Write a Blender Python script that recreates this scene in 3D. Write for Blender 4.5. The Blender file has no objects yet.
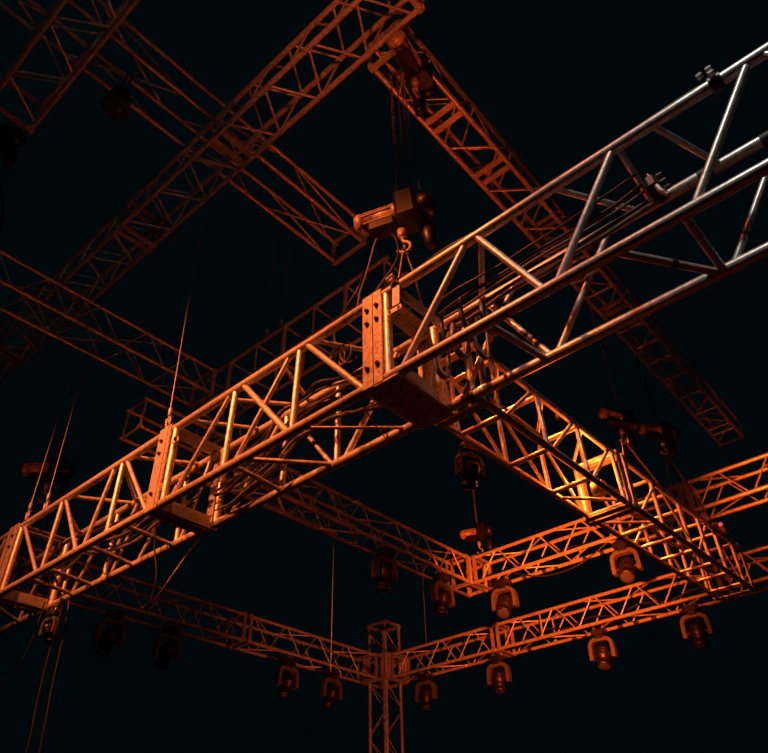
import bpy, math, random
from mathutils import Vector, Matrix

random.seed(7)
scn = bpy.context.scene
col = scn.collection
EYE = 1.6                                   # camera height above the hall floor; heights below are given above the eye


def V(x, y, z):
    return Vector((x, y, z))


# ------------------------------------------------------------------ camera
def make_camera():
    yaw, pit, rol = (math.radians(a) for a in (-40.633, 37.705, -1.570))
    f = V(math.cos(pit) * math.sin(yaw), math.cos(pit) * math.cos(yaw), math.sin(pit))
    r = V(math.cos(yaw), -math.sin(yaw), 0)
    u = r.cross(f)
    r2 = r * math.cos(rol) + u * math.sin(rol)
    u2 = -r * math.sin(rol) + u * math.cos(rol)
    cd = bpy.data.cameras.new('camera')
    cd.sensor_width = 36.0
    cd.lens = 704.6 / 768 * 36.0
    cd.clip_start = 0.05
    cd.clip_end = 200
    ob = bpy.data.objects.new('camera', cd)
    col.objects.link(ob)
    m = Matrix((r2, u2, -f)).transposed().to_4x4()
    m.translation = V(0, 0, EYE)
    ob.matrix_world = m
    scn.camera = ob


make_camera()

# ------------------------------------------------------------------ world and view
w = bpy.data.worlds.new('dark_hall')
scn.world = w
w.use_nodes = True
bg = w.node_tree.nodes['Background']
bg.inputs[0].default_value = (0.00035, 0.0023, 0.0030, 1)
bg.inputs[1].default_value = 1.0
scn.view_settings.view_transform = 'Standard'
scn.view_settings.look = 'None'
scn.view_settings.exposure = 0.0
scn.view_settings.gamma = 1.0
scn.view_settings.use_curve_mapping = False


# ------------------------------------------------------------------ stage lamps, the one in the side truss, and added unseen fills
def lamp(name, loc, color, power, target=None, cone=80, blend=0.6, radius=0.06):
    kind = 'SPOT' if target is not None else 'POINT'
    ld = bpy.data.lights.new(name, kind)
    ld.color = color
    ld.energy = power
    ld.shadow_soft_size = radius
    ob = bpy.data.objects.new(name, ld)
    col.objects.link(ob)
    ob.location = (loc[0], loc[1], loc[2] + EYE)
    if target is not None:
        ld.spot_size = math.radians(cone)
        ld.spot_blend = blend
        d = Vector(target) - Vector(loc)
        ob.rotation_euler = d.to_track_quat('-Z', 'Y').to_euler()
    return ob


for _x, _y, _z, _p in ((-4.25, -0.7, 3.9, 1050), (-3.1, -0.7, 3.9, 980), (-1.9, -0.2, 4.3, 800), (-0.95, 0.2, 4.5, 75)):   # row of par lamps above the audience side of the front truss
    lamp('orange_par_light', (_x, _y, _z), (1.0, 0.17, 0.036), _p, (_x - 0.05, 1.9, 2.2), 51, 0.9)
lamp('white_front_light', (0.2, 0.0, 4.4), (0.95, 0.93, 0.80), 145, (-0.1, 1.9, 2.15), 54, 0.95)
lamp('cool_fill_light', (0.5, -2.5, 3.2), (0.75, 0.95, 1.0), 10, (-3.0, 0.5, 4.9), 60, 0.9)  # added cool fill that greys the upper-left truss
lamp('orange_uplight', (-0.9, 0.2, 2.9), (1.0, 0.12, 0.025), 125, (-1.75, 1.85, 4.75), 44, 1.0)
lamp('red_uplight', (-1.5, 3.0, 3.0), (1.0, 0.08, 0.012), 34, (-1.5, 3.5, 4.9), 112, 0.8)
lamp('amber_truss_lamp_light', (-1.47, 3.52, 1.99), (1.0, 0.13, 0.014), 20)
for _y, _p in ((2.75, 330), (3.55, 300), (4.5, 300)):                      # unseen fills added above the side truss, aimed down into it
    lamp('amber_fill_light', (-1.85, _y, 2.85), (1.0, 0.105, 0.010), _p, (-1.5, _y + 0.08, 1.95), 100, 0.9)
lamp('amber_ring_fill', (-2.1, 4.2, 1.75), (1.0, 0.10, 0.009), 1700, (-3.5, 6.9, 2.75), 58, 1.0)  # added fill without a fixture, brightens the rear trusses
lamp('amber_ring_fill', (-1.20, 5.3, 2.55), (1.0, 0.10, 0.009), 160, (-0.9, 6.6, 2.9), 80, 0.9)  # second added fill, for the right-hand rear truss
lamp('red_ladder_fill', (-2.5, 2.7, 3.0), (1.0, 0.13, 0.03), 26, (-4.0, 3.35, 4.45), 75, 0.9)  # added fill that lifts the ladder-like truss out of black
lamp('red_hoist_fill', (-6.6, 1.2, 2.9), (1.0, 0.10, 0.02), 14, (-7.2, 2.5, 3.95), 45, 0.9)  # added fill to redden the otherwise black far hoist
lamp('red_tower_fill', (-3.6, 5.2, 0.2), (1.0, 0.12, 0.025), 260, (-6.5, 6.6, 2.5), 62, 1.0)  # added fill for the tower and the faint red trusses


# ------------------------------------------------------------------ materials
def mat(name, base, metal=0.0, rough=0.5, wear=None, scale=30.0, bump=0.0, emit=None):
    m = bpy.data.materials.new(name)
    m.use_nodes = True
    nt = m.node_tree
    b = nt.nodes['Principled BSDF']
    b.inputs['Metallic'].default_value = metal
    b.inputs['Roughness'].default_value = rough
    b.inputs['Base Color'].default_value = (*base, 1)
    if wear:
        geo = nt.nodes.new('ShaderNodeNewGeometry')
        no = nt.nodes.new('ShaderNodeTexNoise')
        no.inputs['Scale'].default_value = scale
        no.inputs['Detail'].default_value = 5
        no.inputs['Roughness'].default_value = 0.65
        nt.links.new(geo.outputs['Position'], no.inputs['Vector'])
        cr = nt.nodes.new('ShaderNodeValToRGB')
        cr.color_ramp.elements[0].position = 0.36
        cr.color_ramp.elements[0].color = (*wear, 1)
        cr.color_ramp.elements[1].position = 0.56
        cr.color_ramp.elements[1].color = (*base, 1)
        nt.links.new(no.outputs['Fac'], cr.inputs['Fac'])
        nt.links.new(cr.outputs['Color'], b.inputs['Base Color'])
        if bump:
            bp = nt.nodes.new('ShaderNodeBump')
            bp.inputs['Strength'].default_value = bump
            bp.inputs['Distance'].default_value = 0.01
            nt.links.new(no.outputs['Fac'], bp.inputs['Height'])
            nt.links.new(bp.outputs['Normal'], b.inputs['Normal'])
    if emit:
        b.inputs['Emission Color'].default_value = (*emit[0], 1)
        b.inputs['Emission Strength'].default_value = emit[1]
    return m


M = {
    'alu': mat('worn_aluminium', (0.66, 0.65, 0.63), 0.5, 0.36, (0.40, 0.38, 0.36), 38, 0.08),
    'plate': mat('scuffed_plate', (0.50, 0.48, 0.46), 0.45, 0.5, (0.26, 0.24, 0.22), 55, 0.15),
    'steel': mat('dark_steel', (0.16, 0.155, 0.15), 0.8, 0.4, (0.09, 0.085, 0.08), 60),
    'bolt': mat('blackened_bolt', (0.07, 0.068, 0.065), 0.7, 0.35),
    'zinc': mat('zinc_bolt', (0.6, 0.6, 0.58), 0.8, 0.35),
    'rubber': mat('black_rubber', (0.018, 0.017, 0.016), 0.0, 0.38, (0.03, 0.028, 0.026), 80),
    'cable_grey': mat('grey_cable_jacket', (0.11, 0.105, 0.10), 0.0, 0.4),
    'wire': mat('wire_rope_steel', (0.28, 0.27, 0.26), 0.7, 0.5),
    'black': mat('black_paint', (0.008, 0.0078, 0.0076), 0.0, 0.4, (0.013, 0.0125, 0.012), 60),
    'yoke': mat('dark_grey_housing', (0.12, 0.115, 0.11), 0.2, 0.45, (0.09, 0.088, 0.085), 50),
    'hoist': mat('painted_hoist_cover', (0.50, 0.40, 0.30), 0.15, 0.42, (0.22, 0.18, 0.15), 45, 0.1),
    'lens': mat('lens_glass', (0.05, 0.06, 0.07), 0.0, 0.08),
    'tag': mat('pale_tag', (0.72, 0.68, 0.66), 0.0, 0.6),
    'tape': mat('black_tape', (0.02, 0.02, 0.02), 0.0, 0.55),
    'drape': mat('black_drape', (0.022, 0.018, 0.016), 0.0, 0.9, (0.014, 0.012, 0.011), 4),
    'floor': mat('black_stage_floor', (0.02, 0.02, 0.02), 0.0, 0.6, (0.03, 0.03, 0.03), 3),
    'led': mat('red_led', (0.3, 0.0, 0.01), 0.0, 0.4, emit=((1.0, 0.03, 0.05), 3.0)),
    'lamp_glow': mat('glowing_amber_lens', (0.9, 0.5, 0.2), 0.0, 0.3, emit=((1.0, 0.35, 0.06), 25.0)),
}


# ------------------------------------------------------------------ mesh helpers
class MB:
    def __init__(self):
        self.v, self.f, self.s = [], [], []

    def add(self, vs, fs, smooth=False, mtx=None):
        o = len(self.v)
        self.v += [tuple(mtx @ Vector(p)) if mtx is not None else tuple(p) for p in vs]
        self.f += [tuple(i + o for i in q) for q in fs]
        self.s += [smooth] * len(fs)
        return self

    def box(self, c, d, mtx=None, bev=0.0):
        """box with centre c and full size d; bev chamfers its upright (local z) edges"""
        x, y, z = d[0] / 2, d[1] / 2, d[2] / 2
        if bev <= 0:
            ring = [(-x, -y), (x, -y), (x, y), (-x, y)]
        else:
            b = bev
            ring = [(-x + b, -y), (x - b, -y), (x, -y + b), (x, y - b), (x - b, y), (-x + b, y), (-x, y - b), (-x, -y + b)]
        n = len(ring)
        vs = [(c[0] + p, c[1] + q, c[2] - z) for p, q in ring] + [(c[0] + p, c[1] + q, c[2] + z) for p, q in ring]
        fs = [(i, (i + 1) % n, n + (i + 1) % n, n + i) for i in range(n)]
        fs += [tuple(reversed(range(n))), tuple(range(n, 2 * n))]
        return self.add(vs, fs, False, mtx)

    def tube(self, pts, r, seg=8, cap=True, mtx=None):
        pts = [Vector(p) for p in pts]
        rr = r if isinstance(r, (list, tuple)) else [r] * len(pts)
        vs, fs = [], []
        t0 = (pts[1] - pts[0]).normalized()
        a = t0.orthogonal().normalized()
        for i, p in enumerate(pts):
            t = (pts[min(i + 1, len(pts) - 1)] - pts[max(i - 1, 0)]).normalized()
            a = (a - t * a.dot(t)).normalized()
            b = t.cross(a)
            for k in range(seg):
                g = 2 * math.pi * k / seg
                vs.append(p + (a * math.cos(g) + b * math.sin(g)) * rr[i])
        for i in range(len(pts) - 1):
            for k in range(seg):
                fs.append((i * seg + k, i * seg + (k + 1) % seg, (i + 1) * seg + (k + 1) % seg, (i + 1) * seg + k))
        self.add(vs, fs, True, mtx)
        if cap:
            n = len(vs) - seg
            self.add(vs[:seg], [tuple(reversed(range(seg)))], False, mtx)
            self.add(vs[n:], [tuple(range(seg))], False, mtx)
        return self

    def lathe(self, prof, seg=16, mtx=None):
        """prof: (radius, z) pairs turned about z"""
        vs, fs = [], []
        for r, z in prof:
            for k in range(seg):
                g = 2 * math.pi * k / seg
                vs.append((r * math.cos(g), r * math.sin(g), z))
        for i in range(len(prof) - 1):
            for k in range(seg):
                fs.append((i * seg + k, i * seg + (k + 1) % seg, (i + 1) * seg + (k + 1) % seg, (i + 1) * seg + k))
        self.add(vs, fs, True, mtx)
        n = len(vs) - seg
        self.add(vs[:seg], [tuple(reversed(range(seg)))], False, mtx)
        self.add(vs[n:], [tuple(range(seg))], False, mtx)
        return self

    def mesh(self, name, material):
        me = bpy.data.meshes.new(name)
        me.from_pydata(self.v, [], self.f)
        me.polygons.foreach_set('use_smooth', self.s)
        me.materials.append(material)
        me.update()
        return me

    def build(self, name, material, parent=None):
        ob = bpy.data.objects.new(name, self.mesh(name, material))
        col.objects.link(ob)
        ob.parent = parent
        return ob


def tag(o, label, cat, group=None):
    o['label'] = label
    o['category'] = cat
    if group:
        o['group'] = group
    return o


def thing(name, label, cat, loc, rz=0.0, group=None):
    o = bpy.data.objects.new(name, None)
    o.empty_display_size = 0.1
    col.objects.link(o)
    o.location = (loc[0], loc[1], loc[2] + EYE)
    o.rotation_euler = (0, 0, rz)
    return tag(o, label, cat, group)


def part(name, me, parent, mtx=None):
    o = bpy.data.objects.new(name, me)
    col.objects.link(o)
    o.parent = parent
    if mtx is not None:
        o.matrix_local = mtx
    return o


def copy_tree(o, parent=None):
    c = o.copy()
    col.objects.link(c)
    c.parent = parent
    for ch in o.children:
        copy_tree(ch, c)
    return c


_unit = {}


def unit_tube(material, seg):
    k = (material.name, seg)
    if k not in _unit:
        _unit[k] = MB().tube([(0, 0, 0), (0, 0, 1)], 1.0, seg).mesh('tube', material)
    return _unit[k]


def rod(name, p0, p1, r, parent, material=None, seg=8):
    p0, p1 = Vector(p0), Vector(p1)
    d = p1 - p0
    q = d.to_track_quat('Z', 'Y').to_matrix().to_4x4()
    m = Matrix.Translation(p0) @ q @ Matrix.Diagonal((r, r, d.length, 1))
    return part(name, unit_tube(material or M['alu'], seg), parent, m)


_bar = {}


def bar(name, c, d, parent, material=None):
    material = material or M['plate']
    if material.name not in _bar:
        _bar[material.name] = MB().box((0, 0, 0), (1, 1, 1)).mesh('bar', material)
    return part(name, _bar[material.name], parent, Matrix.Translation(c) @ Matrix.Diagonal((*d, 1)))


BOLT = MB().tube([(0, 0, -0.004), (0, 0, 0.003)], 0.0125, 12).tube([(0, 0, 0.003), (0, 0, 0.013)], 0.0095, 6).mesh('bolt', M['bolt'])
HANG_BOLT = MB().tube([(0, 0, -0.004), (0, 0, 0.009)], 0.0105, 6).tube([(0, 0, 0.009), (0, 0, 0.030)], 0.0055, 8).mesh('bolt', M['zinc'])


def bolt(c, direction, parent, hanging=False):
    q = Vector(direction).to_track_quat('Z', 'Y').to_matrix().to_4x4()
    return part('bolt', HANG_BOLT if hanging else BOLT, parent, Matrix.Translation(c) @ q)


# ------------------------------------------------------------------ setting: floor and the drape at the back of the hall
def make_floor():
    o = MB().box((-4, 3, -0.05), (26, 26, 0.1)).build('floor', M['floor'])
    o['kind'] = 'structure'


def make_walls():
    for nm, c, d in (('wall_front', (-4, -9.05, 4.6), (26, 0.1, 9.2)), ('wall_right', (9.05, 3, 4.6), (0.1, 26, 9.2))):
        o = MB().box(c, d).build(nm, M['drape'])
        o['kind'] = 'structure'


make_floor()
make_walls()


# ------------------------------------------------------------------ trusses
class Truss:
    """box truss: u runs along it, v across (0..w), t up (0..h)"""

    def __init__(self, name, label, origin, axis, length, w, h, rc, rb, rz=0.0, group=None, seg=12, cat='truss'):
        self.root = thing(name, label, cat, origin, rz, group)
        self.ax, self.L, self.w, self.h, self.rc, self.rb = axis, length, w, h, rc, rb
        for v in (0, w):
            for t in (0, h):
                rod('chord', self.p(0, v, t), self.p(length, v, t), rc, self.root, seg=seg)

    def p(self, u, v, t):
        if self.ax == 'X':
            return V(u, v, t)
        if self.ax == 'Y':
            return V(v, u, t)
        return V(v, t, u)                   # upright tower

    def d(self, u, v, t):
        return tuple(self.p(u, v, t))

    def fp(self, face, u, s):
        w, h = self.w, self.h
        return {'near': self.p(u, 0, h * s), 'far': self.p(u, w, h * s), 'bot': self.p(u, w * s, 0), 'top': self.p(u, w * s, h)}[face]

    def br(self, face, u0, s0, u1, s1, r=None, name='brace', seg=8):
        return rod(name, self.fp(face, u0, s0), self.fp(face, u1, s1), r or self.rb, self.root, seg=seg)

    def zig(self, face, a, b, half, s=0, r=None):
        n = max(1, round((b - a) / half))
        for i in range(n):
            u0, u1 = a + (b - a) * i / n, a + (b - a) * (i + 1) / n
            g = 0.08 * (u1 - u0)
            self.br(face, u0 + g, s, u1 - g, 1 - s, r)
            s = 1 - s

    def frame(self, u, wid=0.05, th=0.01, name='end_plate'):
        """flat bars bolted round the section at u"""
        e = self.rc
        w, h = self.w, self.h
        bar(name, self.p(u, -e, h / 2), self.d(wid, th, h + 2 * e), self.root)
        bar(name, self.p(u, w + e, h / 2), self.d(wid, th, h + 2 * e), self.root)
        bar(name, self.p(u, w / 2, -e), self.d(wid, w + 2 * e, th), self.root)
        bar(name, self.p(u, w / 2, h + e), self.d(wid, w + 2 * e, th), self.root)


# ---- front truss (A): camera-side face at y 1.84, underside 1.855 above the eye, 0.36 wide, 0.50 high
FY, FZ, FW, FH = 1.84, 1.855, 0.36, 0.50
RC, RP, RD = 0.024, 0.0165, 0.013


def front(name, label, x0, x1):
    t = Truss(name, label, (x0, FY, FZ), 'X', x1 - x0, FW, FH, RC, RD, seg=20)
    t.x0 = x0
    return t


def fb(t, face, xa, sa, xb, sb, r=RD, name='brace'):
    return t.br(face, xa - t.x0, sa, xb - t.x0, sb, r, name, 12)


def joint(t, x, wid, post=None, bolts=True):
    u = x - t.x0
    t.frame(u, wid, 0.009)
    if post is not None:
        up = post - t.x0
        rod('end_post', t.p(up, 0.0, 0), t.p(up, 0.0, FH), 0.021, t.root, seg=16)
        rod('end_post', t.p(up, FW, 0), t.p(up, FW, FH), 0.026, t.root, seg=16)
    if bolts:
        for tt in (0.07, 0.155, 0.42):
            bolt(t.p(u, -RC - 0.006, FH - tt), (0, -1, 0), t.root)
        for vv in (0.05, 0.13, 0.30):
            bolt(t.p(u, vv, -RC - 0.006), (0, 0, -1), t.root, True)


s0 = front('box_truss', 'end of the front box truss running out beyond the hanging black cables', -7.2, -5.205)
joint(s0, -5.24, 0.06, bolts=False)
for i in range(3):
    fb(s0, 'near', -5.35 - i * 0.6, 1, -5.62 - i * 0.6, 0)
    fb(s0, 'far', -5.35 - i * 0.6, 1, -5.62 - i * 0.6, 0)
    fb(s0, 'bot', -5.32 - i * 0.6, 0, -5.60 - i * 0.6, 1)

s1 = front('box_truss', 'orange-lit front truss section carrying shackled hoist chains at its end joint', -5.195, -3.262)
joint(s1, -5.165, 0.055, -5.115)
joint(s1, -3.306, 0.085)
bar('cross_plate', s1.p(0.055, FW / 2, 0.012), (0.010, FW - 0.055, 0.07), s1.root)
for a in [(-3.75, 1, -3.37, 0, RD), (-3.785, 1, -3.785, 0, RP), (-3.88, 1, -4.05, 0, RD), (-4.53, 1, -4.56, 0, RP), (-4.50, 1, -4.13, 0, RD),
          (-5.09, 1, -4.63, 0, RD)]:
    fb(s1, 'near', *a)
for a in [(-3.60, 1, -3.60, 0, RP), (-4.42, 1, -4.42, 0, RP), (-4.02, 0, -3.66, 1, RD), (-4.34, 0, -4.06, 1, RD), (-4.85, 0, -4.48, 1, RD),
          (-4.46, 0, -4.16, 1, RD), (-4.98, 1, -4.98, 0, RP), (-3.35, 1, -3.56, 0, RD)]:
    fb(s1, 'far', *a)
for a in [(-3.60, 0, -3.63, 1), (-4.50, 0, -4.55, 1), (-4.74, 0, -4.80, 1), (-4.0, 0, -4.06, 1)]:
    fb(s1, 'bot', *a)
for a in [(-3.70, 0, -3.45, 1), (-3.80, 0, -4.20, 1), (-4.45, 0, -4.22, 1), (-4.55, 0, -4.95, 1)]:
    fb(s1, 'top', *a)

s2 = front('box_truss', 'orange-lit front truss section with crossed braces between its two bolted joints', -3.258, -1.617)
joint(s2, -3.245, 0.024, -3.212, bolts=False)
bar('cross_plate', s2.p(0.018, FW / 2, 0.012), (0.010, FW - 0.055, 0.07), s2.root)
joint(s2, -1.648, 0.060)
for a in [(-2.145, 1, -2.165, 0, RP), (-2.665, 1, -2.685, 0, RP), (-2.215, 1, -2.60, 0, RD), (-2.70, 1, -3.13, 0, RD), (-2.60, 1, -2.19, 0, RP),
          (-2.095, 1, -1.69, 0, RP)]:
    fb(s2, 'near', *a)
for a in [(-2.64, 1, -2.64, 0, RP), (-2.22, 1, -2.22, 0, RP), (-2.163, 0, -1.78, 1, RP), (-2.62, 1, -2.25, 0, RD), (-3.08, 0, -2.68, 1, RD)]:
    fb(s2, 'far', *a)
for a in [(-2.53, 0, -2.234, 1), (-2.614, 0, -2.637, 1), (-1.70, 0, -1.69, 1), (-2.12, 0, -1.74, 1, 0.008)]:
    fb(s2, 'bot', *a)
for a in [(-2.05, 0, -1.83, 1), (-2.79, 0, -2.50, 1), (-2.30, 0, -2.45, 1), (-3.1, 0, -2.86, 1)]:
    fb(s2, 'top', *a)

s3 = front('box_truss', 'pale front truss section reaching from the bolted corner plates past a tube clamp', -1.613, 1.35)
joint(s3, -1.588, 0.050, -1.548)
for a in [(-1.477, 0, -1.082, 1), (-1.028, 1, -0.773, 0), (-0.722, 0, -0.375, 1), (-0.20, 0, 0.143, 1), (0.19, 1, 0.46, 0), (0.52, 0, 0.85, 1), (0.90, 1, 1.2, 0)]:
    fb(s3, 'near', *a, 0.0155)
for a in [(-1.43, 0, -1.062, 1), (-1.233, 1, -0.955, 0), (-0.93, 0, -0.573, 1), (-0.199, 0, 0.15, 1), (0.2, 1, 0.5, 0), (0.55, 0, 0.9, 1)]:
    fb(s3, 'far', *a, 0.0145)
for a in [(-1.04, 0, -0.985, 1), (-0.49, 0, -0.251, 1), (-0.24, 0, -0.235, 1), (0.25, 0, 0.26, 1)]:
    fb(s3, 'bot', *a, 0.0155)
for a in [(-0.65, 0, -0.434, 1), (-0.36, 0, -0.375, 1), (-0.22, 0, -0.09, 1), (-1.0, 0, -1.25, 1), (0.2, 0, 0.4, 1)]:
    fb(s3, 'top', *a, 0.0135)
# corner gusset under and behind the bolted joint, with a spigot sleeve on the rear lower chord
bar('corner_plate', s3.p(0.060, FW / 2, -RC - 0.004), (0.125, FW + 0.05, 0.008), s3.root)
bar('corner_plate', s3.p(0.125, FW / 2, 0.012), (0.008, FW - 0.05, 0.07), s3.root)
bar('corner_plate', s3.p(0.125, FW / 2, FH - 0.012), (0.008, FW - 0.05, 0.07), s3.root)
for vv, uu in ((0.06, 0.08), (0.16, 0.10), (0.27, 0.085), (0.33, 0.10)):
    bolt(s3.p(uu, vv, -RC - 0.010), (0, 0, -1), s3.root, True)
rod('coupling_sleeve', s3.p(0.165, FW, 0), s3.p(0.215, FW, 0), 0.029, s3.root, M['zinc'], 16)
rod('coupling_sleeve', s3.p(0.235, FW, 0), s3.p(0.262, FW, 0), 0.031, s3.root, M['steel'], 16)
rod('bracing_post', s3.p(0.245, FW, 0), s3.p(0.245, FW, FH), 0.02, s3.root, M['plate'], 12)



def tape(t, a, b, spots, r, wid=0.018):
    a, b = Vector(a), Vector(b)
    d = (b - a).normalized()
    for k in spots:
        c = a.lerp(b, k)
        rod('tape_wrap', c - d * wid / 2, c + d * wid / 2, r, t.root, M['tape'], 12)


def ftape(t, face, xa, sa, xb, sb, spots, r, wid=0.018):
    tape(t, t.fp(face, xa - t.x0, sa), t.fp(face, xb - t.x0, sb), spots, r, wid)


ftape(s2, 'far', -3.08, 0, -2.68, 1, (0.28, 0.45, 0.6), RD + 0.002)
ftape(s2, 'far', -2.62, 1, -2.25, 0, (0.62,), RD + 0.002)
ftape(s3, 'bot', -0.49, 0, -0.251, 1, (0.55,), 0.0175, 0.025)
ftape(s3, 'far', -1.233, 1, -0.955, 0, (0.66, 0.74, 0.82), 0.0165, 0.02)
ftape(s3, 'far', -0.199, 0, 0.15, 1, (0.22,), 0.0165, 0.012)
ftape(s3, 'far', -1.6, 1, 1.3, 1, (0.50, 0.585), RC + 0.002, 0.06)
ftape(s1, 'far', -4.34, 0, -4.06, 1, (0.35, 0.5), RD + 0.002)
ftape(s1, 'bot', -5.1, 1, -3.3, 1, (0.42, 0.43, 0.80, 0.815), RC + 0.002, 0.012)
ftape(s2, 'bot', -3.2, 1, -1.7, 1, (0.895,), RC + 0.002, 0.012)

# ---- side truss (B): runs away from the corner, slightly turned
SZ = 1.852
b1 = Truss('box_truss', 'small side truss bolted to the rear of the front truss corner', (-1.60, 2.235, SZ), 'Y', 1.44, 0.245, 0.315, 0.0175, 0.011, math.radians(-1.0))
y0 = 2.235
b1.frame(0.03, 0.05, 0.008)
b1.frame(1.41, 0.05, 0.008)
nodes = [2.40, 2.81, 3.22, 3.62]
for i, y in enumerate(nodes):
    for fc in ('near', 'far'):
        b1.br(fc, y - y0, 0, y - y0 - 0.02, 1, 0.0125, 'post')
    b1.br('bot', y - y0 + 0.02, 0, y - y0 + 0.02, 1, 0.0135, 'rung')
    b1.br('top', y - y0, 0, y - y0, 1, 0.0135, 'rung')
    if i < 3:
        b1.br('near', y - y0 + 0.02, 1, nodes[i + 1] - y0 - 0.02, 0)
        b1.br('far', y - y0 + 0.04, 0, nodes[i + 1] - y0 - 0.06, 1)
        if i == 2:
            b1.br('bot', y - y0 + 0.10, 0, nodes[i + 1] - y0 - 0.02, 1, 0.010)
        b1.br('top', y - y0 + 0.04, 1, nodes[i + 1] - y0 - 0.04, 0, 0.009)
b1.br('near', 0.08, 1, 0.15, 0)
b2 = Truss('box_truss', 'small side truss section with ladder-like rungs below two chain hoists', (-1.574, 3.683, SZ), 'Y', 1.86, 0.250, 0.315, 0.0175, 0.011, math.radians(-1.3))
y0 = 3.683
b2.frame(0.03, 0.05, 0.008)
b2.frame(1.83, 0.05, 0.008)
b2.br('bot', 0.08, 0, 0.32, 1, 0.010)
for y in (4.02, 4.28, 4.56, 4.86, 5.10, 5.37):
    b2.br('bot', y - y0, 0, y - y0, 1, 0.0115, 'rung')
    b2.br('top', y - y0 + 0.06, 0, y - y0 + 0.06, 1, 0.0115, 'rung')
for y in (4.10, 4.50, 4.80, 5.08, 5.40):
    b2.br('far', y - y0, 0, y - y0 - 0.01, 1, 0.0145, 'post')
    b2.br('near', y - y0 - 0.04, 0, y - y0 - 0.04, 1, 0.0125, 'post')
b2.zig('far', 0.1, 1.7, 0.36, 0, 0.009)
b2.zig('near', 0.1, 1.7, 0.36, 1, 0.009)


# ---- rear rings of small box truss
def ring(name, label, axis, origin, length, w, h, rz=0.0, half=0.25, s=0, rc=0.0195, rb=0.0085, posts=(), group=None):
    t = Truss(name, label, origin, axis, length, w, h, rc, rb, rz, group, seg=10)
    t.frame(0.03, 0.045, 0.008)
    t.frame(length - 0.03, 0.045, 0.008)
    t.zig('near', 0.07, length - 0.07, half, s)
    t.zig('far', 0.07, length - 0.07, half, s)
    t.zig('bot', 0.07, length - 0.07, half * 2, 1 - s)
    t.zig('top', 0.07, length - 0.07, half * 2, s)
    for u in posts:
        t.br('near', u, 0, u, 1, rb * 1.3, 'post')
        t.br('far', u, 0, u, 1, rb * 1.3, 'post')
    return t


RZ2, RY2, RX2 = 2.95, 6.385, -4.25
q = ring('box_truss', 'amber-lit rear truss joined at a corner to the dim receding truss', 'X', (RX2 + 0.02, RY2, RZ2), 2.45, 0.26, 0.285, s=0)
tape(q, q.p(0, 0.26, 0), q.p(2.45, 0.26, 0), (0.12, 0.2, 0.3, 0.36, 0.5, 0.58, 0.75, 0.83), 0.022, 0.05)
q = ring('box_truss', 'rear truss length crossing behind the chain hoists and small red light', 'X', (RX2 + 2.48, RY2, RZ2), 3.6, 0.26, 0.285, s=0)
tape(q, q.p(0, 0.26, 0), q.p(3.6, 0.26, 0), (0.28, 0.31, 0.34, 0.37, 0.45, 0.55), 0.022, 0.05)
ring('box_truss', 'dim rust-coloured truss with two lamps hung under it, ending at a corner post', 'Y', (RX2 - 0.26, 3.05, RZ2), 3.27, 0.25, 0.285, s=1)
cblk = Truss('corner_block', 'bolted corner block joining the middle pair of rear trusses', (RX2 - 0.27, RY2 - 0.03, RZ2), 'X', 0.28, 0.29, 0.285, 0.0195, 0.0085, seg=10, cat='truss corner')
cblk.frame(0.25, 0.04, 0.008)
cblk.frame(0.03, 0.04, 0.008)
for u, vv in ((0.02, 0), (0.26, 0), (0.26, 0.29), (0.02, 0.29)):
    rod('corner_post', cblk.p(u, vv, 0), cblk.p(u, vv, 0.285), 0.022, cblk.root, seg=10)

RZ3, RY3, RX3 = 2.53, 7.376, -6.49
ring('box_truss', 'lowest rear truss length between the upright tower and a bolted joint', 'X', (RX3 + 0.165, RY3, RZ3), 1.645, 0.29, 0.285, s=0)
q = ring('box_truss', 'lowest rear truss length with two big moving heads hanging below', 'X', (RX3 + 1.83, RY3, RZ3), 2.62, 0.29, 0.285, s=0, posts=(0.62,))
tape(q, q.p(0, 0.29, 0), q.p(2.62, 0.29, 0), (0.1, 0.33, 0.38, 0.43, 0.55, 0.62, 0.7, 0.82), 0.022, 0.06)
ring('box_truss', 'lowest rear truss length reappearing beyond the end of the rung truss', 'X', (RX3 + 4.48, RY3, RZ3), 3.4, 0.29, 0.285, s=0)
ring('box_truss', 'faint red truss length leading from a double joint to the upright tower', 'Y', (RX3 - 0.29, 5.06, RZ3), 2.19, 0.29, 0.285, s=1)
ring('box_truss', 'faint red truss length passing under the front truss toward the double joint', 'Y', (RX3 - 0.29, 2.45, RZ3), 2.58, 0.29, 0.285, s=1, posts=(1.95,))

tw = Truss('tower_truss', 'upright truss tower standing where the two lowest rear trusses meet', (RX3 - 0.22, RY3 - 0.02, -EYE), 'Z', 1.6 + 3.30, 0.29, 0.29, 0.0205, 0.006, seg=10, cat='tower')
for fc in ('near', 'far', 'bot', 'top'):
    tw.zig(fc, 0.1, 4.8, 0.33, 0)
tw.frame(4.87, 0.04, 0.008)
slv = thing('sleeve_block', 'square tower sleeve of bright upright bars gripping the truss tower', 'truss corner', (RX3 - 0.075, RY3 + 0.125, RZ3))
for sx in (-1, 1):
    for sy in (-1, 1):
        rod('sleeve_post', (sx * 0.20, sy * 0.20, -0.02), (sx * 0.20, sy * 0.20, 0.31), 0.024, slv, seg=10)
        for o in (0.06,):
            bar('sleeve_bar', (sx * (0.20 - o), sy * 0.205, 0.145), (0.05, 0.01, 0.31), slv, M['alu'])
            bar('sleeve_bar', (sx * 0.205, sy * (0.20 - o), 0.145), (0.01, 0.05, 0.31), slv, M['alu'])
for zz in (-0.01, 0.295):
    for sx in (-1, 1):
        bar('sleeve_rail', (sx * 0.20, 0, zz), (0.04, 0.44, 0.03), slv, M['alu'])
        bar('sleeve_rail', (0, sx * 0.20, zz), (0.40, 0.04, 0.03), slv, M['alu'])
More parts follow.
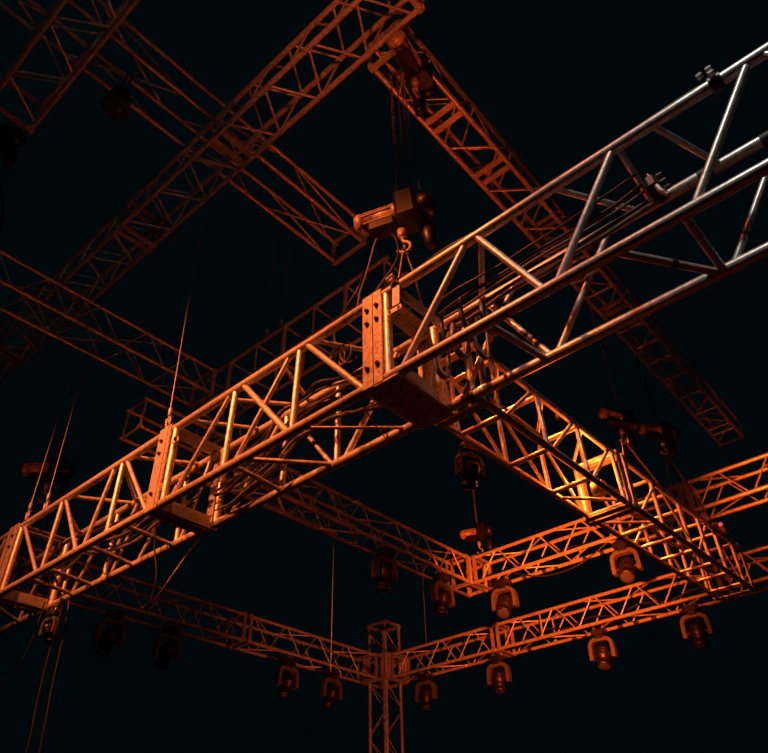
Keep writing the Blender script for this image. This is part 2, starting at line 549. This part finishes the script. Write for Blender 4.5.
rod('wheel_axle', (-0.24, -0.19, 0.62), (0.24, -0.19, 0.62), 0.012, slv, M['steel'])

# ---- truss with an open square end and ladder beam behind the front truss
cg = Truss('box_truss', 'thin truss whose open square end shows behind the front truss', (-4.94, 2.32, 3.27), 'Y', 2.6, 0.27, 0.285, 0.019, 0.010, seg=10)
for fc in ('near', 'far'):
    cg.br(fc, 0.02, 0, 0.02, 1, 0.013, 'post')
    cg.zig(fc, 0.55, 2.5, 0.33, 0)
    cg.br(fc, 0.55, 0, 0.55, 1, 0.010, 'post')
for fc in ('bot', 'top'):
    cg.br(fc, 0.02, 0, 0.02, 1, 0.013, 'rung')
    cg.zig(fc, 0.55, 2.5, 0.33, 0)
for u in (1.25, 2.2):
    rod('outrigger', cg.p(u, -0.02, -0.002), cg.p(u, 0.70, -0.002), 0.012, cg.root, seg=8)
ld = Truss('box_truss', 'dark ladder-like truss held by two wires behind the front truss', (-5.42, 3.33, 4.25), 'X', 2.65, 0.27, 0.45, 0.020, 0.012, seg=10)
for i, u in enumerate((0.02, 0.44, 0.86, 1.28, 1.70, 2.12, 2.60)):
    ld.br('near', u, 0, u, 1, 0.024 if i % 2 else 0.012, 'post')
    ld.br('far', u, 0, u, 1, 0.012, 'post')
    ld.br('top', u, 0, u, 1, 0.012, 'rung')
    ld.br('bot', u, 0, u, 1, 0.012, 'rung')
dm = ring('box_truss', 'faint unlit truss leading to the corner of the ladder-like truss', 'Y', (-5.48, 0.1, 4.345), 3.18, 0.33, 0.29, rc=0.018)

# ---- upper grid
UZ = 4.70


def upper(name, label, axis, origin, length, w, h, rz=0.0, half=0.24, s=0, plates=(), rungs=()):
    t = Truss(name, label, origin, axis, length, w, h, 0.021, 0.0095, rz, seg=10)
    t.frame(0.03, 0.045, 0.008)
    t.frame(length - 0.03, 0.045, 0.008)
    for fc, ss in (('near', s), ('far', s), ('bot', 1 - s), ('top', s)):
        t.zig(fc, 0.07, length - 0.07, half, ss)
    for u in plates:
        bar('spreader_plate', t.p(u, w / 2, -0.005), t.d(0.05, w, 0.02), t.root)
        bar('spreader_plate', t.p(u + 0.10, w / 2, -0.005), t.d(0.05, w, 0.02), t.root)
    for u in rungs:
        t.br('bot', u, 0, u, 1, 0.012, 'rung')
    return t


upper('box_truss', 'upper truss sloping past the thin truss crossing above it, lit orange at its junction end', 'X', (-4.2, 1.535, UZ), 3.05, 0.305, 0.28, s=1, half=0.22, plates=(1.25,))
upper('box_truss', 'dim continuation of the upper truss fading into the dark hall', 'X', (-9.2, 1.535, UZ), 4.98, 0.305, 0.28, s=1, half=0.22, plates=(2.6,))
upper('box_truss', 'red-lit upper truss with paired spreader plates beyond the overhead junction', 'Y', (-1.685, 1.90, UZ), 2.3, 0.275, 0.28, math.radians(0.5), s=0, plates=(0.62, 1.25), half=0.27)
upper('box_truss', 'upper truss receding behind the hoists with small red-lit rungs', 'Y', (-1.71, 4.22, UZ), 4.4, 0.275, 0.28, math.radians(0.9), s=0, half=0.4,
      plates=(1.05,), rungs=(0.3, 0.55, 0.82, 1.5, 1.85, 2.2, 2.6, 3.05, 3.5, 3.95, 4.1))
upper('box_truss', 'grey upper truss ending at a dark cable-hung hoist in the dim hall', 'X', (-3.9, 0.275, UZ), 3.4, 0.305, 0.28, s=0, half=0.28)
upper('box_truss', 'thin dark red truss crossing above the sloping upper truss', 'Y', (-3.39, -0.6, UZ + 0.335), 3.9, 0.37, 0.27, s=0, half=0.85)


# ------------------------------------------------------------------ moving head lamps
def make_moving_head():
    root = thing('moving_head_lamp', '', 'stage lamp', (0, 0, 0))
    b = MB()
    b.box((0, 0, -0.065), (0.22, 0.18, 0.08), bev=0.03)
    b.box((0, 0, -0.122), (0.15, 0.13, 0.06), bev=0.03)
    base = b.build('base', M['black'], root)
    for sx in (-1, 1):
        c = MB().tube([(sx * 0.07, -0.02, -0.02), (sx * 0.07, -0.02, 0.02), (sx * 0.07, 0.012, 0.045), (sx * 0.07, 0.045, 0.02), (sx * 0.07, 0.045, -0.02)], 0.010, 6)
        c.box((sx * 0.07, 0.012, -0.02), (0.035, 0.09, 0.012))
        c.build('clamp', M['zinc'], root)
    # arch-shaped yoke
    prof = []
    for k in range(13):
        a = math.pi * k / 12
        prof.append((0.165 * math.cos(a), -0.245 + 0.085 * min(1.0, 1.25 * math.sin(a))))
    path = [(0.168, -0.44), (0.172, -0.36)] + prof + [(-0.172, -0.36), (-0.168, -0.44)]
    y = MB()
    vs, fs = [], []
    n = len(path)
    for i, (px, pz) in enumerate(path):
        q0, q1 = path[max(i - 1, 0)], path[min(i + 1, n - 1)]
        tx, tz = q1[0] - q0[0], q1[1] - q0[1]
        l = math.hypot(tx, tz)
        nx, nz = tz / l * 0.027, -tx / l * 0.027
        for dx, dz, yy in ((nx, nz, -0.05), (nx, nz, 0.05), (-nx, -nz, 0.05), (-nx, -nz, -0.05)):
            vs.append((px + dx, yy, pz + dz))
    for i in range(n - 1):
        for k in range(4):
            fs.append((4 * i + k, 4 * i + (k + 1) % 4, 4 * i + 4 + (k + 1) % 4, 4 * i + 4 + k))
    fs += [(3, 2, 1, 0), (4 * n - 4, 4 * n - 3, 4 * n - 2, 4 * n - 1)]
    y.add(vs, fs)
    yoke = y.build('yoke', M['yoke'], root)
    head = MB().lathe([(0.05, 0.16), (0.095, 0.145), (0.115, 0.08), (0.118, 0.0), (0.112, -0.09), (0.098, -0.10), (0.098, -0.17), (0.108, -0.18), (0.108, -0.235), (0.094, -0.24)], 18)
    for k in range(3):
        head.lathe([(0.119, 0.06 - k * 0.03), (0.124, 0.055 - k * 0.03), (0.119, 0.048 - k * 0.03)], 18)
    for sx in (-1, 1):
        head.tube([(sx * 0.10, 0, 0), (sx * 0.152, 0, 0)], 0.035, 10)
    hd = head.build('head', M['black'], root)
    hd.location = (0, 0, -0.38)
    hd.scale = (0.95, 0.95, 0.85)
    ln = MB().lathe([(0.092, -0.238), (0.075, -0.25), (0.04, -0.258), (0.005, -0.26)], 18).build('lens', M['lens'], hd)
    return root


mh = make_moving_head()
MH = [  # x, y, z of the clamp line, yaw, head tilt, label
    (-1.585, 2.45, SZ - 0.052, 70, 20, 'moving head lamp under the front corner where the side truss starts'),
    (RX2 - 0.01, 4.90, RZ2 - 0.062, 84, 15, 'moving head hung midway under the dim rust-coloured truss'),
    (RX2 - 0.01, 5.80, RZ2 - 0.062, 84, 20, 'moving head under the rust-coloured truss close to its corner'),
    (-3.88, RY2, RZ2 - 0.062, 6, -35, 'moving head with amber-lit lens end under the truss beside the corner'),
    (-2.49, RY2, RZ2 - 0.062, 6, -35, 'dark moving head seen against black behind the side truss'),
    (-3.36, RY3, RZ3 - 0.062, 6, -20, 'moving head with bright orange arched yoke under the lowest rear truss'),
    (-2.33, RY3, RZ3 - 0.062, 6, -10, 'large unlit moving head beside the end of the rung truss'),
    (-4.69, RY3, RZ3 - 0.062, 6, -6, 'moving head with ribbed orange glow pointing down below the double joint'),
    (-5.78, RY3, RZ3 - 0.062, 6, -6, 'nearly black moving head next to the upright tower'),
    (RX3, 3.42, RZ3 - 0.062, 84, 40, 'barely visible moving head at the start of the faint red truss'),
    (RX3, 4.07, RZ3 - 0.062, 84, 40, 'barely visible moving head with a tilted body before the double joint'),
    (RX3, 5.70, RZ3 - 0.062, 84, 35, 'barely visible moving head just past the double joint'),
    (RX3, 6.42, RZ3 - 0.062, 84, 35, 'barely visible moving head near the foot of the tower sleeve'),
    (-5.05, FY + FW, FZ - 0.048, 10, 30, 'moving head under the front truss by the hanging cables'),
]
for i, (x, y, z, yw, tl, lab) in enumerate(MH):
    o = mh if i == 0 else copy_tree(mh)
    o.location = (x, y, z + EYE)
    o.rotation_euler = (0, 0, math.radians(yw))
    sc = 0.38 if i in (0, 13) else 0.72
    o.scale = (sc, sc, sc)
    tag(o, lab, 'stage lamp', 'moving head lamps hung under the trusses')
    for c in o.children:
        if c.name.startswith('head'):
            c.rotation_euler = (math.radians(tl), 0, 0)


# ------------------------------------------------------------------ chain hoists
def chain_links(b, p0, p1, r=0.0035, link=0.034):
    p0, p1 = Vector(p0), Vector(p1)
    d = p1 - p0
    n = max(2, int(d.length / (link * 0.78)))
    q = d.to_track_quat('Z', 'Y').to_matrix().to_4x4()
    for i in range(n):
        m = Matrix.Translation(p0 + d * ((i + 0.5) / n)) @ q @ Matrix.Rotation(math.pi / 2 * (i % 2), 4, 'Z')
        pts = []
        for k in range(9):
            a = 2 * math.pi * k / 8
            pts.append((0.0105 * math.cos(a), 0, link * 0.5 * math.sin(a)))
        b.tube(pts, r, 4, False, m)


def hook(b, top, size=0.09, r=0.011):
    x, y, z = top
    pts = [(x, y, z), (x, y, z - 0.35 * size)]
    for k in range(9):
        a = math.radians(90 - k * 32)
        pts.append((x + 0.35 * size * math.cos(a), y, z - 0.75 * size + 0.38 * size * math.sin(a)))
    b.tube(pts, r, 6)


def make_hoist():
    root = thing('chain_hoist', '', 'hoist', (0, 0, 0))
    rot = Matrix.Rotation(math.pi / 2, 4, 'Y')
    mtr = MB().lathe([(0.035, -0.20), (0.060, -0.192), (0.068, -0.17), (0.068, -0.15), (0.058, -0.148), (0.058, 0.03), (0.066, 0.032), (0.066, 0.05)], 18, rot)
    mtr.build('motor', M['hoist'], root)
    rib = MB()
    for k in range(8):
        a = math.pi * 2 * k / 8
        rib.tube([(-0.145, 0.061 * math.cos(a), 0.061 * math.sin(a)), (0.03, 0.061 * math.cos(a), 0.061 * math.sin(a))], 0.005, 5)
    rib.build('cooling_ribs', M['hoist'], root)
    gb = MB().box((0.115, 0, -0.01), (0.13, 0.17, 0.19), bev=0.02)
    gb.lathe([(0.05, 0.0), (0.075, 0.01), (0.075, 0.07), (0.06, 0.085)], 16, Matrix.Translation((0.18, 0, -0.01)) @ rot)
    gb.build('gearbox', M['black'], root)
    cb = MB().box((-0.04, 0.0, -0.085), (0.16, 0.10, 0.055), bev=0.012)
    cb.build('control_box', M['black'], root)
    hk = MB()
    hk.lathe([(0.012, -0.10), (0.026, -0.105), (0.026, -0.155), (0.014, -0.165)], 12, Matrix.Translation((0.06, 0, -0.05)))
    hk.tube([(0.06, 0, -0.20), (0.06, 0, -0.23)], 0.014, 8)
    hook(hk, (0.06, 0, -0.21), 0.11)
    hk.build('hook', M['hoist'], root)
    bag = MB().lathe([(0.02, -0.28), (0.036, -0.27), (0.042, -0.18), (0.042, -0.1), (0.036, -0.098)], 12, Matrix.Translation((0.20, 0.05, -0.02)))
    bag.build('chain_bag', M['black'], root)
    return root


ho = make_hoist()
HO = [  # x,y,z, yaw, tilt, scale, chain top z, bottom attachment z, label
    (-1.665, 2.02, 3.17, 22, -4, 1.0, 4.66, 2.42, 'orange-lit chain hoist hung above the front truss corner'),
    (-1.47, 5.05, 3.08, 45, 6, 0.66, 4.655, 2.2, 'chain hoist with rounded cover and two straps above the rung truss'),
    (-1.50, 4.32, 2.86, 60, 10, 0.66, 4.655, 2.2, 'shadowed chain hoist over the bright amber part of the side truss'),
    (-7.1, 2.6, 3.95, 44, 0, 1.15, 6.2, 3.1, 'dim chain hoist with one orange end cap above the far end of the front truss'),
    (-4.20, 6.42, 3.55, 20, 0, 0.8, 5.2, 3.29, 'small chain hoist standing over the rear corner block'),
    (-1.40, 1.98, 4.50, 100, 0, 1.0, 4.665, 4.3, 'black chain hoist filling the junction of the upper trusses'),
    (-4.24, 0.46, 4.72, 20, 0, 1.0, 5.4, 4.3, 'dark hoist in the end of the grey upper truss'),
]
for i, (x, y, z, yw, tl, sc, zt, zb, lab) in enumerate(HO):
    o = ho if i == 0 else copy_tree(ho)
    o.location = (x, y, z + EYE)
    o.rotation_euler = (0, math.radians(tl), math.radians(yw))
    o.scale = (sc, sc, sc)
    tag(o, lab, 'hoist', 'chain hoists lifting the trusses')
bpy.context.view_layer.update()
for o in [q for q in scn.objects if q.name.startswith('chain_hoist')]:
    k = [h for h in HO if h[-1] == o['label']][0]
    m = o.matrix_world
    pt = m @ V(0.06, 0, 0.05)
    b = MB()
    chain_links(b, (0, 0, 0), (0, 0, k[6] + EYE - pt.z), 0.0035, 0.04)
    c = b.build('lift_chain', M['wire'])
    c.parent = o
    c.matrix_parent_inverse = m.inverted()
    c.location = pt
    pb = m @ V(0.06, 0, -0.30)
    ln = k[7] + EYE - pb.z
    if ln < -0.06:
        b = MB()
        if o.location.y > 3 and o.location.x > -2:
            for dx, dy in ((-0.10, 0.12), (0.14, 0.30)):
                b.tube([(0, 0, 0.03), (dx, dy, ln)], 0.009, 6)
        else:
            b.tube([(0, 0, 0.02), (-0.03, -0.02, ln * 0.5), (-0.05, -0.05, ln)], 0.009, 6)
            b.tube([(0, 0, 0.02), (0.04, 0.03, ln * 0.5), (0.03, 0.10, ln)], 0.009, 6)
        c = b.build('sling', M['steel'])
        c.parent = o
        c.matrix_parent_inverse = m.inverted()
        c.location = pb


# ------------------------------------------------------------------ wire ropes and hanging chains
def wire(name, label, p0, p1, r=0.005, cat='wire rope', shackle=True, group=None):
    root = thing(name, label, cat, p1, 0, group)
    d = Vector(p0) - Vector(p1)
    n = 10
    pts = [d * (i / n) for i in range(n + 1)]
    MB().tube(pts, r, 6).build('rope', M['wire'], root)
    if shackle:
        s = MB()
        s.tube([(-0.02, 0, 0.03), (-0.022, 0, 0.0), (-0.012, 0, -0.03), (0.012, 0, -0.03), (0.022, 0, 0.0), (0.02, 0, 0.03)], 0.007, 6)
        s.tube([(-0.032, 0, 0.03), (0.032, 0, 0.03)], 0.008, 6)
        s.lathe([(0.008, 0.05), (0.013, 0.055), (0.013, 0.10), (0.008, 0.11)], 8)
        s.build('shackle', M['plate'], root)
    return root


wire('wire_rope', 'single wire rope rising from the shackle on the front truss joint', (-3.44, 1.84, 4.655), (-3.31, 1.83, 2.43))
wire('wire_rope', 'wire rope dropping to the corner of the ladder-like truss', (-4.47, 3.33, 7.0), (-4.42, 3.33, 4.73))
wire('wire_rope', 'second wire rope dropping beside the first onto the ladder-like truss', (-4.13, 3.33, 7.0), (-4.20, 3.33, 4.73))
wire('wire_rope', 'wire rope holding the end joint of the orange front truss section', (-5.10, 1.84, 4.655), (-5.09, 1.84, 2.43))
wire('wire_rope', 'thinner rope beside the end joint of the orange front truss section', (-4.95, 1.85, 4.655), (-4.86, 1.86, 2.43), 0.004)
for k, (dx, lab) in enumerate(((0.0, 'straight grey rope running down past the hoist from the junction'), (0.06, 'grey rope hanging close beside the junction hoist chains'), (0.10, 'outermost of the thin ropes between junction and corner hoist'))):
    wire('wire_rope', lab, (-1.57 + dx * 0.4, 2.05, 4.66), (-1.56 + dx, 2.06, 3.275), 0.0045, shackle=False)
wire('wire_rope', 'thin rope crossing in front of the dark hall below the rear trusses', (-4.51, 4.45, 2.93), (-4.51, 4.45, 1.7), 0.005, shackle=False)
wire('wire_rope', 'rope holding the thin truss with the open square end', (-4.68, 3.33, 4.23), (-4.67, 3.33, 3.61))
wire('wire_rope', 'thin rope hanging over the lowest rear truss near the tower', (-5.72, 7.36, 3.9), (-5.72, 7.36, 2.84), 0.006, shackle=False)


# ------------------------------------------------------------------ cables
def smooth_path(pts, n=6):
    pts = [Vector(p) for p in pts]
    out = []
    for i in range(len(pts) - 1):
        p0, p1, p2, p3 = pts[max(i - 1, 0)], pts[i], pts[i + 1], pts[min(i + 2, len(pts) - 1)]
        for k in range(n):
            t = k / n
            out.append(0.5 * ((2 * p1) + (p2 - p0) * t + (2 * p0 - 5 * p1 + 4 * p2 - p3) * t * t + (3 * p1 - p0 - 3 * p2 + p3) * t ** 3))
    out.append(pts[-1])
    return out


def cable(label, pts, r=0.008, m='rubber', group=None, name='cable'):
    base = Vector(pts[0])
    q = [p - base for p in smooth_path(pts)]
    o = MB().tube(q, r, 7).build(name, M[m])
    o.location = base + V(0, 0, EYE)
    return tag(o, label, 'cable', group)


TZ = FZ + FH
# cables lie in lanes inside the box of the truss
def loom(label, group, x0, x1, step, lanes, sag, amp, radii, kinds):
    n = int(round((x1 - x0) / step))
    for k, (dy, dz) in enumerate(lanes):
        pts = []
        for j in range(n + 1):
            x = x0 + step * j + 0.01 * k
            pts.append((x, FY + dy + random.uniform(-amp, amp) + 0.02 * math.sin(3.1 * x), FZ + dz + sag(x) + random.uniform(-amp, amp)))
        cable(label, pts, radii[k % len(radii)], kinds[k % len(kinds)], group)


loom('black cable of the loom slung under the top braces of the pale truss section', 'loom on the pale truss section', -1.44, -0.376, 0.133,
     [(0.30, 0.445), (0.26, 0.465), (0.21, 0.45), (0.17, 0.47), (0.29, 0.40)], lambda x: -0.012 * (1 + math.sin(6.5 * x)), 0.008,
     (0.010, 0.007, 0.009, 0.006), ('rubber', 'cable_grey', 'rubber'))
loom('tangled black cable lying inside the crossed-brace truss section', 'tangle in the crossed-brace section', -3.15, -1.72, 0.13,
     [(0.31, 0.40), (0.27, 0.36), (0.22, 0.41), (0.30, 0.31), (0.24, 0.29), (0.18, 0.34), (0.31, 0.23), (0.26, 0.20)],
     lambda x: -0.06 * (1 + math.sin(4.0 * x + 1.0)) - (0.08 if x < -2.5 else 0.0), 0.014, (0.010, 0.007, 0.012, 0.006), ('rubber', 'cable_grey', 'rubber', 'cable_grey'))
loom('black cable slung through the truss section with the shackled chains', 'cables in the shackled section', -5.05, -3.36, 0.21,
     [(0.30, 0.26), (0.25, 0.22), (0.20, 0.27), (0.30, 0.17), (0.24, 0.14)], lambda x: 0.04 * math.sin(5 * x), 0.013, (0.010, 0.007, 0.012), ('rubber', 'cable_grey'))
# tails and loops hanging at the corner
for k in range(6):
    x, y = -1.42 + 0.055 * k, FY + FW - 0.055
    d = (0.06, 0.20, 0.12, 0.24, 0.05, 0.16)[k]
    pts = [(x, y, TZ - 0.13), (x + 0.004, y - 0.03, TZ - 0.22), (x, y - 0.04, FZ + d + 0.05), (x, y - 0.07, FZ + d), (x, y - 0.12, FZ + d + 0.01), (x, y - 0.14, FZ + d + 0.08), (x, y - 0.13, FZ + d + 0.15)]
    cable('short cable tail looping down inside the corner behind the bolted plates', pts, (0.012, 0.009, 0.015)[k % 3], ('cable_grey', 'rubber')[k % 2], 'cable tails in the corner')
# thin cable on top of the front truss
cable('thin black cable clipped along the top of the front truss', [(-4.0 + 0.28 * j, FY + 0.004 + 0.012 * (j % 2), TZ + 0.041 + (0.010 if j % 3 == 1 else 0)) for j in range(17)], 0.006)
cable('dark cable rising in a curve behind the corner plates to the ladder-like truss', [(-2.02, 1.99, 2.37), (-2.06, 2.0, 2.52), (-2.10, 2.1, 2.75), (-2.02, 2.15, 2.95), (-1.93, 2.1, 2.98)], 0.006)
cable('control cable hanging from the corner hoist down to the front truss', [(-1.63, 2.0, 2.98), (-1.58, 1.98, 2.85), (-1.57, 1.95, 2.68), (-1.66, 1.90, 2.50), (-1.70, 1.86, 2.38)], 0.006)
cable('straight cable tail from the corner hoist into the bolted plates', [(-1.715, 2.0, 3.055), (-1.75, 1.99, 2.98), (-1.785, 1.96, 2.75), (-1.78, 1.90, 2.55), (-1.76, 1.86, 2.37)], 0.006, 'cable_grey')
cable('coiled spare cable stuffed into the crossed-brace section near the corner', [(-1.98 + 0.05 * math.cos(a * 0.9) + 0.004 * a, FY + 0.09 + 0.02 * math.sin(a * 0.5), TZ - 0.12 + 0.055 * math.sin(a * 0.9)) for a in range(28)], 0.005, 'cable_grey')
# ends hanging under the far end of the front truss
cable('long black cable hanging below the front truss end joint', [(-4.93, 2.2, 1.83), (-4.95, 2.2, 1.5), (-4.94, 2.2, 1.2), (-4.90, 2.2, 0.9), (-4.9, 2.2, 0.5), (-5.0, 2.2, 0.1)], 0.006)
cable('slightly bowed black cable beside the long hanging one', [(-4.85, 2.2, 1.83), (-4.80, 2.2, 1.55), (-4.78, 2.2, 1.25), (-4.74, 2.2, 0.95), (-4.72, 2.2, 0.6), (-4.8, 2.2, 0.1)], 0.006)
cable('drooping cable loop under the outer end of the front truss', [(-5.0, 2.1, 1.83), (-5.05, 2.1, 1.55), (-5.2, 2.1, 1.38), (-5.5, 2.1, 1.33), (-5.9, 2.1, 1.5), (-6.2, 2.1, 1.83)], 0.006)
cable('cable tails dangling under the joint of the orange sections', [(-3.34, 1.9, 1.80), (-3.36, 1.92, 1.68), (-3.33, 1.95, 1.5), (-3.37, 1.97, 1.36), (-3.32, 2.0, 1.45), (-3.25, 2.1, 1.70), (-3.28, 2.19, 1.80)], 0.005)
cable('thin drop wire between the chords next to the corner', [(-1.72, FY + 0.01, FZ - 0.035), (-1.75, FY + 0.1, FZ - 0.07), (-1.80, FY + 0.24, FZ - 0.07), (-1.86, FY + FW, FZ - 0.035)], 0.003)
cable('red-lit cable arcing down from the dark hoist of the grey upper truss', [(-4.3, 0.55, 4.62), (-4.45, 0.75, 4.35), (-4.7, 0.85, 4.1), (-5.1, 0.85, 4.05), (-5.5, 0.8, 4.3)], 0.008)
cable('sagging cable below the amber-lit rear truss', [(-3.75, 6.42, 2.93), (-3.4, 6.42, 2.80), (-3.0, 6.42, 2.80), (-2.65, 6.42, 2.93)], 0.007)
cable('wavy cable laid inside the lowest rear truss by the big moving heads', [(-4.4 + 0.3 * j, 7.55, 2.62 + 0.05 * (j % 2)) for j in range(9)], 0.009)
cable('wavy cable laid inside the amber-lit rear truss', [(-4.0 + 0.3 * j, 6.55, 3.02 + 0.05 * (j % 2)) for j in range(9)], 0.009)
cable('black cable lying along the inside of the side truss', [(-1.50 + 0.02 * (j % 2), 2.3 + 0.35 * j, SZ + 0.20 + 0.03 * (j % 3)) for j in range(10)], 0.009)
cable('thick black feeder lying along the rung truss', [(-1.42 + 0.015 * (j % 2), 3.75 + 0.3 * j, SZ + 0.04 + 0.02 * (j % 2)) for j in range(7)], 0.014)


# ------------------------------------------------------------------ small fittings
def tube_clamp(label, loc):
    r = thing('tube_clamp', label, 'clamp', loc)
    b = MB()
    b.tube([(-0.022, 0, 0), (0.022, 0, 0)], 0.033, 16)
    b.build('clamp_band', M['black'], r)
    for dx, dy, dz in ((-0.035, -0.02, 0.045), (0.0, -0.035, 0.03), (0.0, -0.036, 0.0)):
        MB().tube([(dx, dy, dz), (dx, dy - 0.018, dz + 0.006)], 0.012, 8).build('clamp_bolt', M['zinc'], r)
    return r


tube_clamp('black tube clamp with bright bolts on the upper chord of the pale section', (0.03, FY, TZ))
tube_clamp('black tube clamp beside the hanging pale tag near the corner', (-1.475, FY, TZ))
r = thing('hanging_tag', 'pale rectangular tag hanging under the upper chord beside the corner plates', 'tag', (-1.46, FY - 0.035, TZ - 0.03))
MB().box((0, 0, -0.065), (0.042, 0.004, 0.11), Matrix.Rotation(0.05, 4, 'Y')).build('tag_plate', M['tag'], r)
MB().tube([(0, 0, -0.012), (0, 0.02, 0.03)], 0.003, 6).build('tag_wire', M['wire'], r)
r = thing('link_bracket', 'small pale two-hole bracket sticking out of the corner plates', 'bracket', (-1.515, FY - 0.03, TZ - 0.17))
MB().box((0.035, 0, 0), (0.085, 0.006, 0.024)).build('strap', M['tag'], r)
for dx in (0.01, 0.062):
    MB().tube([(dx, -0.004, 0), (dx, -0.007, 0)], 0.007, 10).build('hole_bolt', M['bolt'], r)
r = thing('link_bracket', 'small pale stub bracket on the joint of the orange sections', 'bracket', (-3.19, FY - 0.03, TZ - 0.13))
MB().box((0.03, 0, 0), (0.07, 0.006, 0.026)).build('strap', M['tag'], r)
bolt((0.045, -0.004, 0.002), (0, -1, 0), r)

r = thing('cable_splitter', 'dark cable splitter box with plugs where the loom ends in the pale section', 'cable splitter', (-0.325, FY + 0.245, FZ + 0.435))
MB().box((0, 0, 0.008), (0.055, 0.12, 0.05), bev=0.015).build('box', M['rubber'], r)
for dy, dz in ((-0.045, 0.02), (-0.01, 0.018), (0.03, 0.02), (0.01, -0.005)):
    MB().tube([(0.026, dy, dz), (0.05, dy, dz)], 0.010, 10).build('plug', M['steel'], r)
for dy in (-0.05, 0.05):
    MB().tube([(0.0, dy, 0.03), (0.0, dy, 0.052)], 0.006, 8).build('hanger', M['steel'], r)
MB().tube([(0.01, -0.04, -0.01), (0.02, -0.045, -0.06), (0.04, -0.04, -0.10)], 0.011, 8).build('tail', M['plate'], r)

# lamp in the side truss whose light fills it
r = thing('amber_lamp', 'glowing amber lamp set inside the side truss', 'lamp', (-1.44, 3.56, SZ + 0.06))
MB().lathe([(0.03, 0.0), (0.045, 0.01), (0.048, 0.07), (0.04, 0.075)], 14).build('housing', M['black'], r)
MB().lathe([(0.038, 0.072), (0.03, 0.082), (0.01, 0.088)], 14).build('lamp_lens', M['lamp_glow'], r)

r = thing('amber_lamp', 'added black lamp prop clamped over the side truss near the shadowed hoist', 'lamp', (-1.60, 3.80, SZ + 0.36))  # invented fixture to account for the amber fill; emits nothing itself
MB().tube([(0, 0, -0.02), (0, 0, 0.40), (-0.06, 0, 0.48)], 0.009, 6).build('stem', M['rubber'], r)
MB().lathe([(0.028, -0.05), (0.04, -0.04), (0.04, 0.0), (0.03, 0.01)], 12, Matrix.Translation((-0.08, 0, 0.50))).build('housing', M['black'], r)

r = thing('amber_lamp', 'added black lamp prop clamped on the rear chord behind the crossed-brace section', 'lamp', (-1.90, FY + FW + 0.03, TZ + 0.03))  # made-up housing for the amber fill near the corner; emits nothing
MB().tube([(0, -0.03, -0.004), (0, 0.0, 0.16), (0, 0.20, 0.30)], 0.009, 6).build('stem', M['rubber'], r)
MB().lathe([(0.028, -0.05), (0.04, -0.04), (0.04, 0.0), (0.03, 0.01)], 12, Matrix.Translation((0.0, 0.22, 0.34))).build('housing', M['black'], r)

# round par lamp in the dark between the upper trusses
r = thing('par_lamp', 'dim round lamp face hanging in the dark between the upper trusses', 'lamp', (-3.18, 0.882, 4.57))
MB().lathe([(0.02, 0.22), (0.06, 0.20), (0.085, 0.10), (0.09, 0.0), (0.082, -0.005)], 18).build('can', M['black'], r)
MB().lathe([(0.08, 0.004), (0.05, -0.004), (0.01, -0.008)], 18).build('par_lens', M['lens'], r)
MB().tube([(-0.1, 0, 0.1), (-0.1, 0, 0.3), (0, 0, 0.46), (0.1, 0, 0.3), (0.1, 0, 0.1)], 0.008, 6).build('bracket', M['black'], r)

# red indicator on a small box at the rung truss
r = thing('indicator_box', 'small black box with a red indicator light beyond the rung truss', 'control box', (-1.21, 5.0, 2.10))
MB().box((0, 0, 0.02), (0.05, 0.05, 0.08), bev=0.008).build('box', M['black'], r)
MB().lathe([(0.011, 0.0), (0.011, 0.006), (0.006, 0.012)], 10, Matrix.Translation((0, -0.026, 0.04)) @ Matrix.Rotation(math.pi / 2, 4, 'X')).build('led', M['led'], r)
MB().tube([(0, 0, 0.05), (-0.03, 0, 0.07), (-0.058, 0, 0.07)], 0.006, 6).build('arm', M['steel'], r)
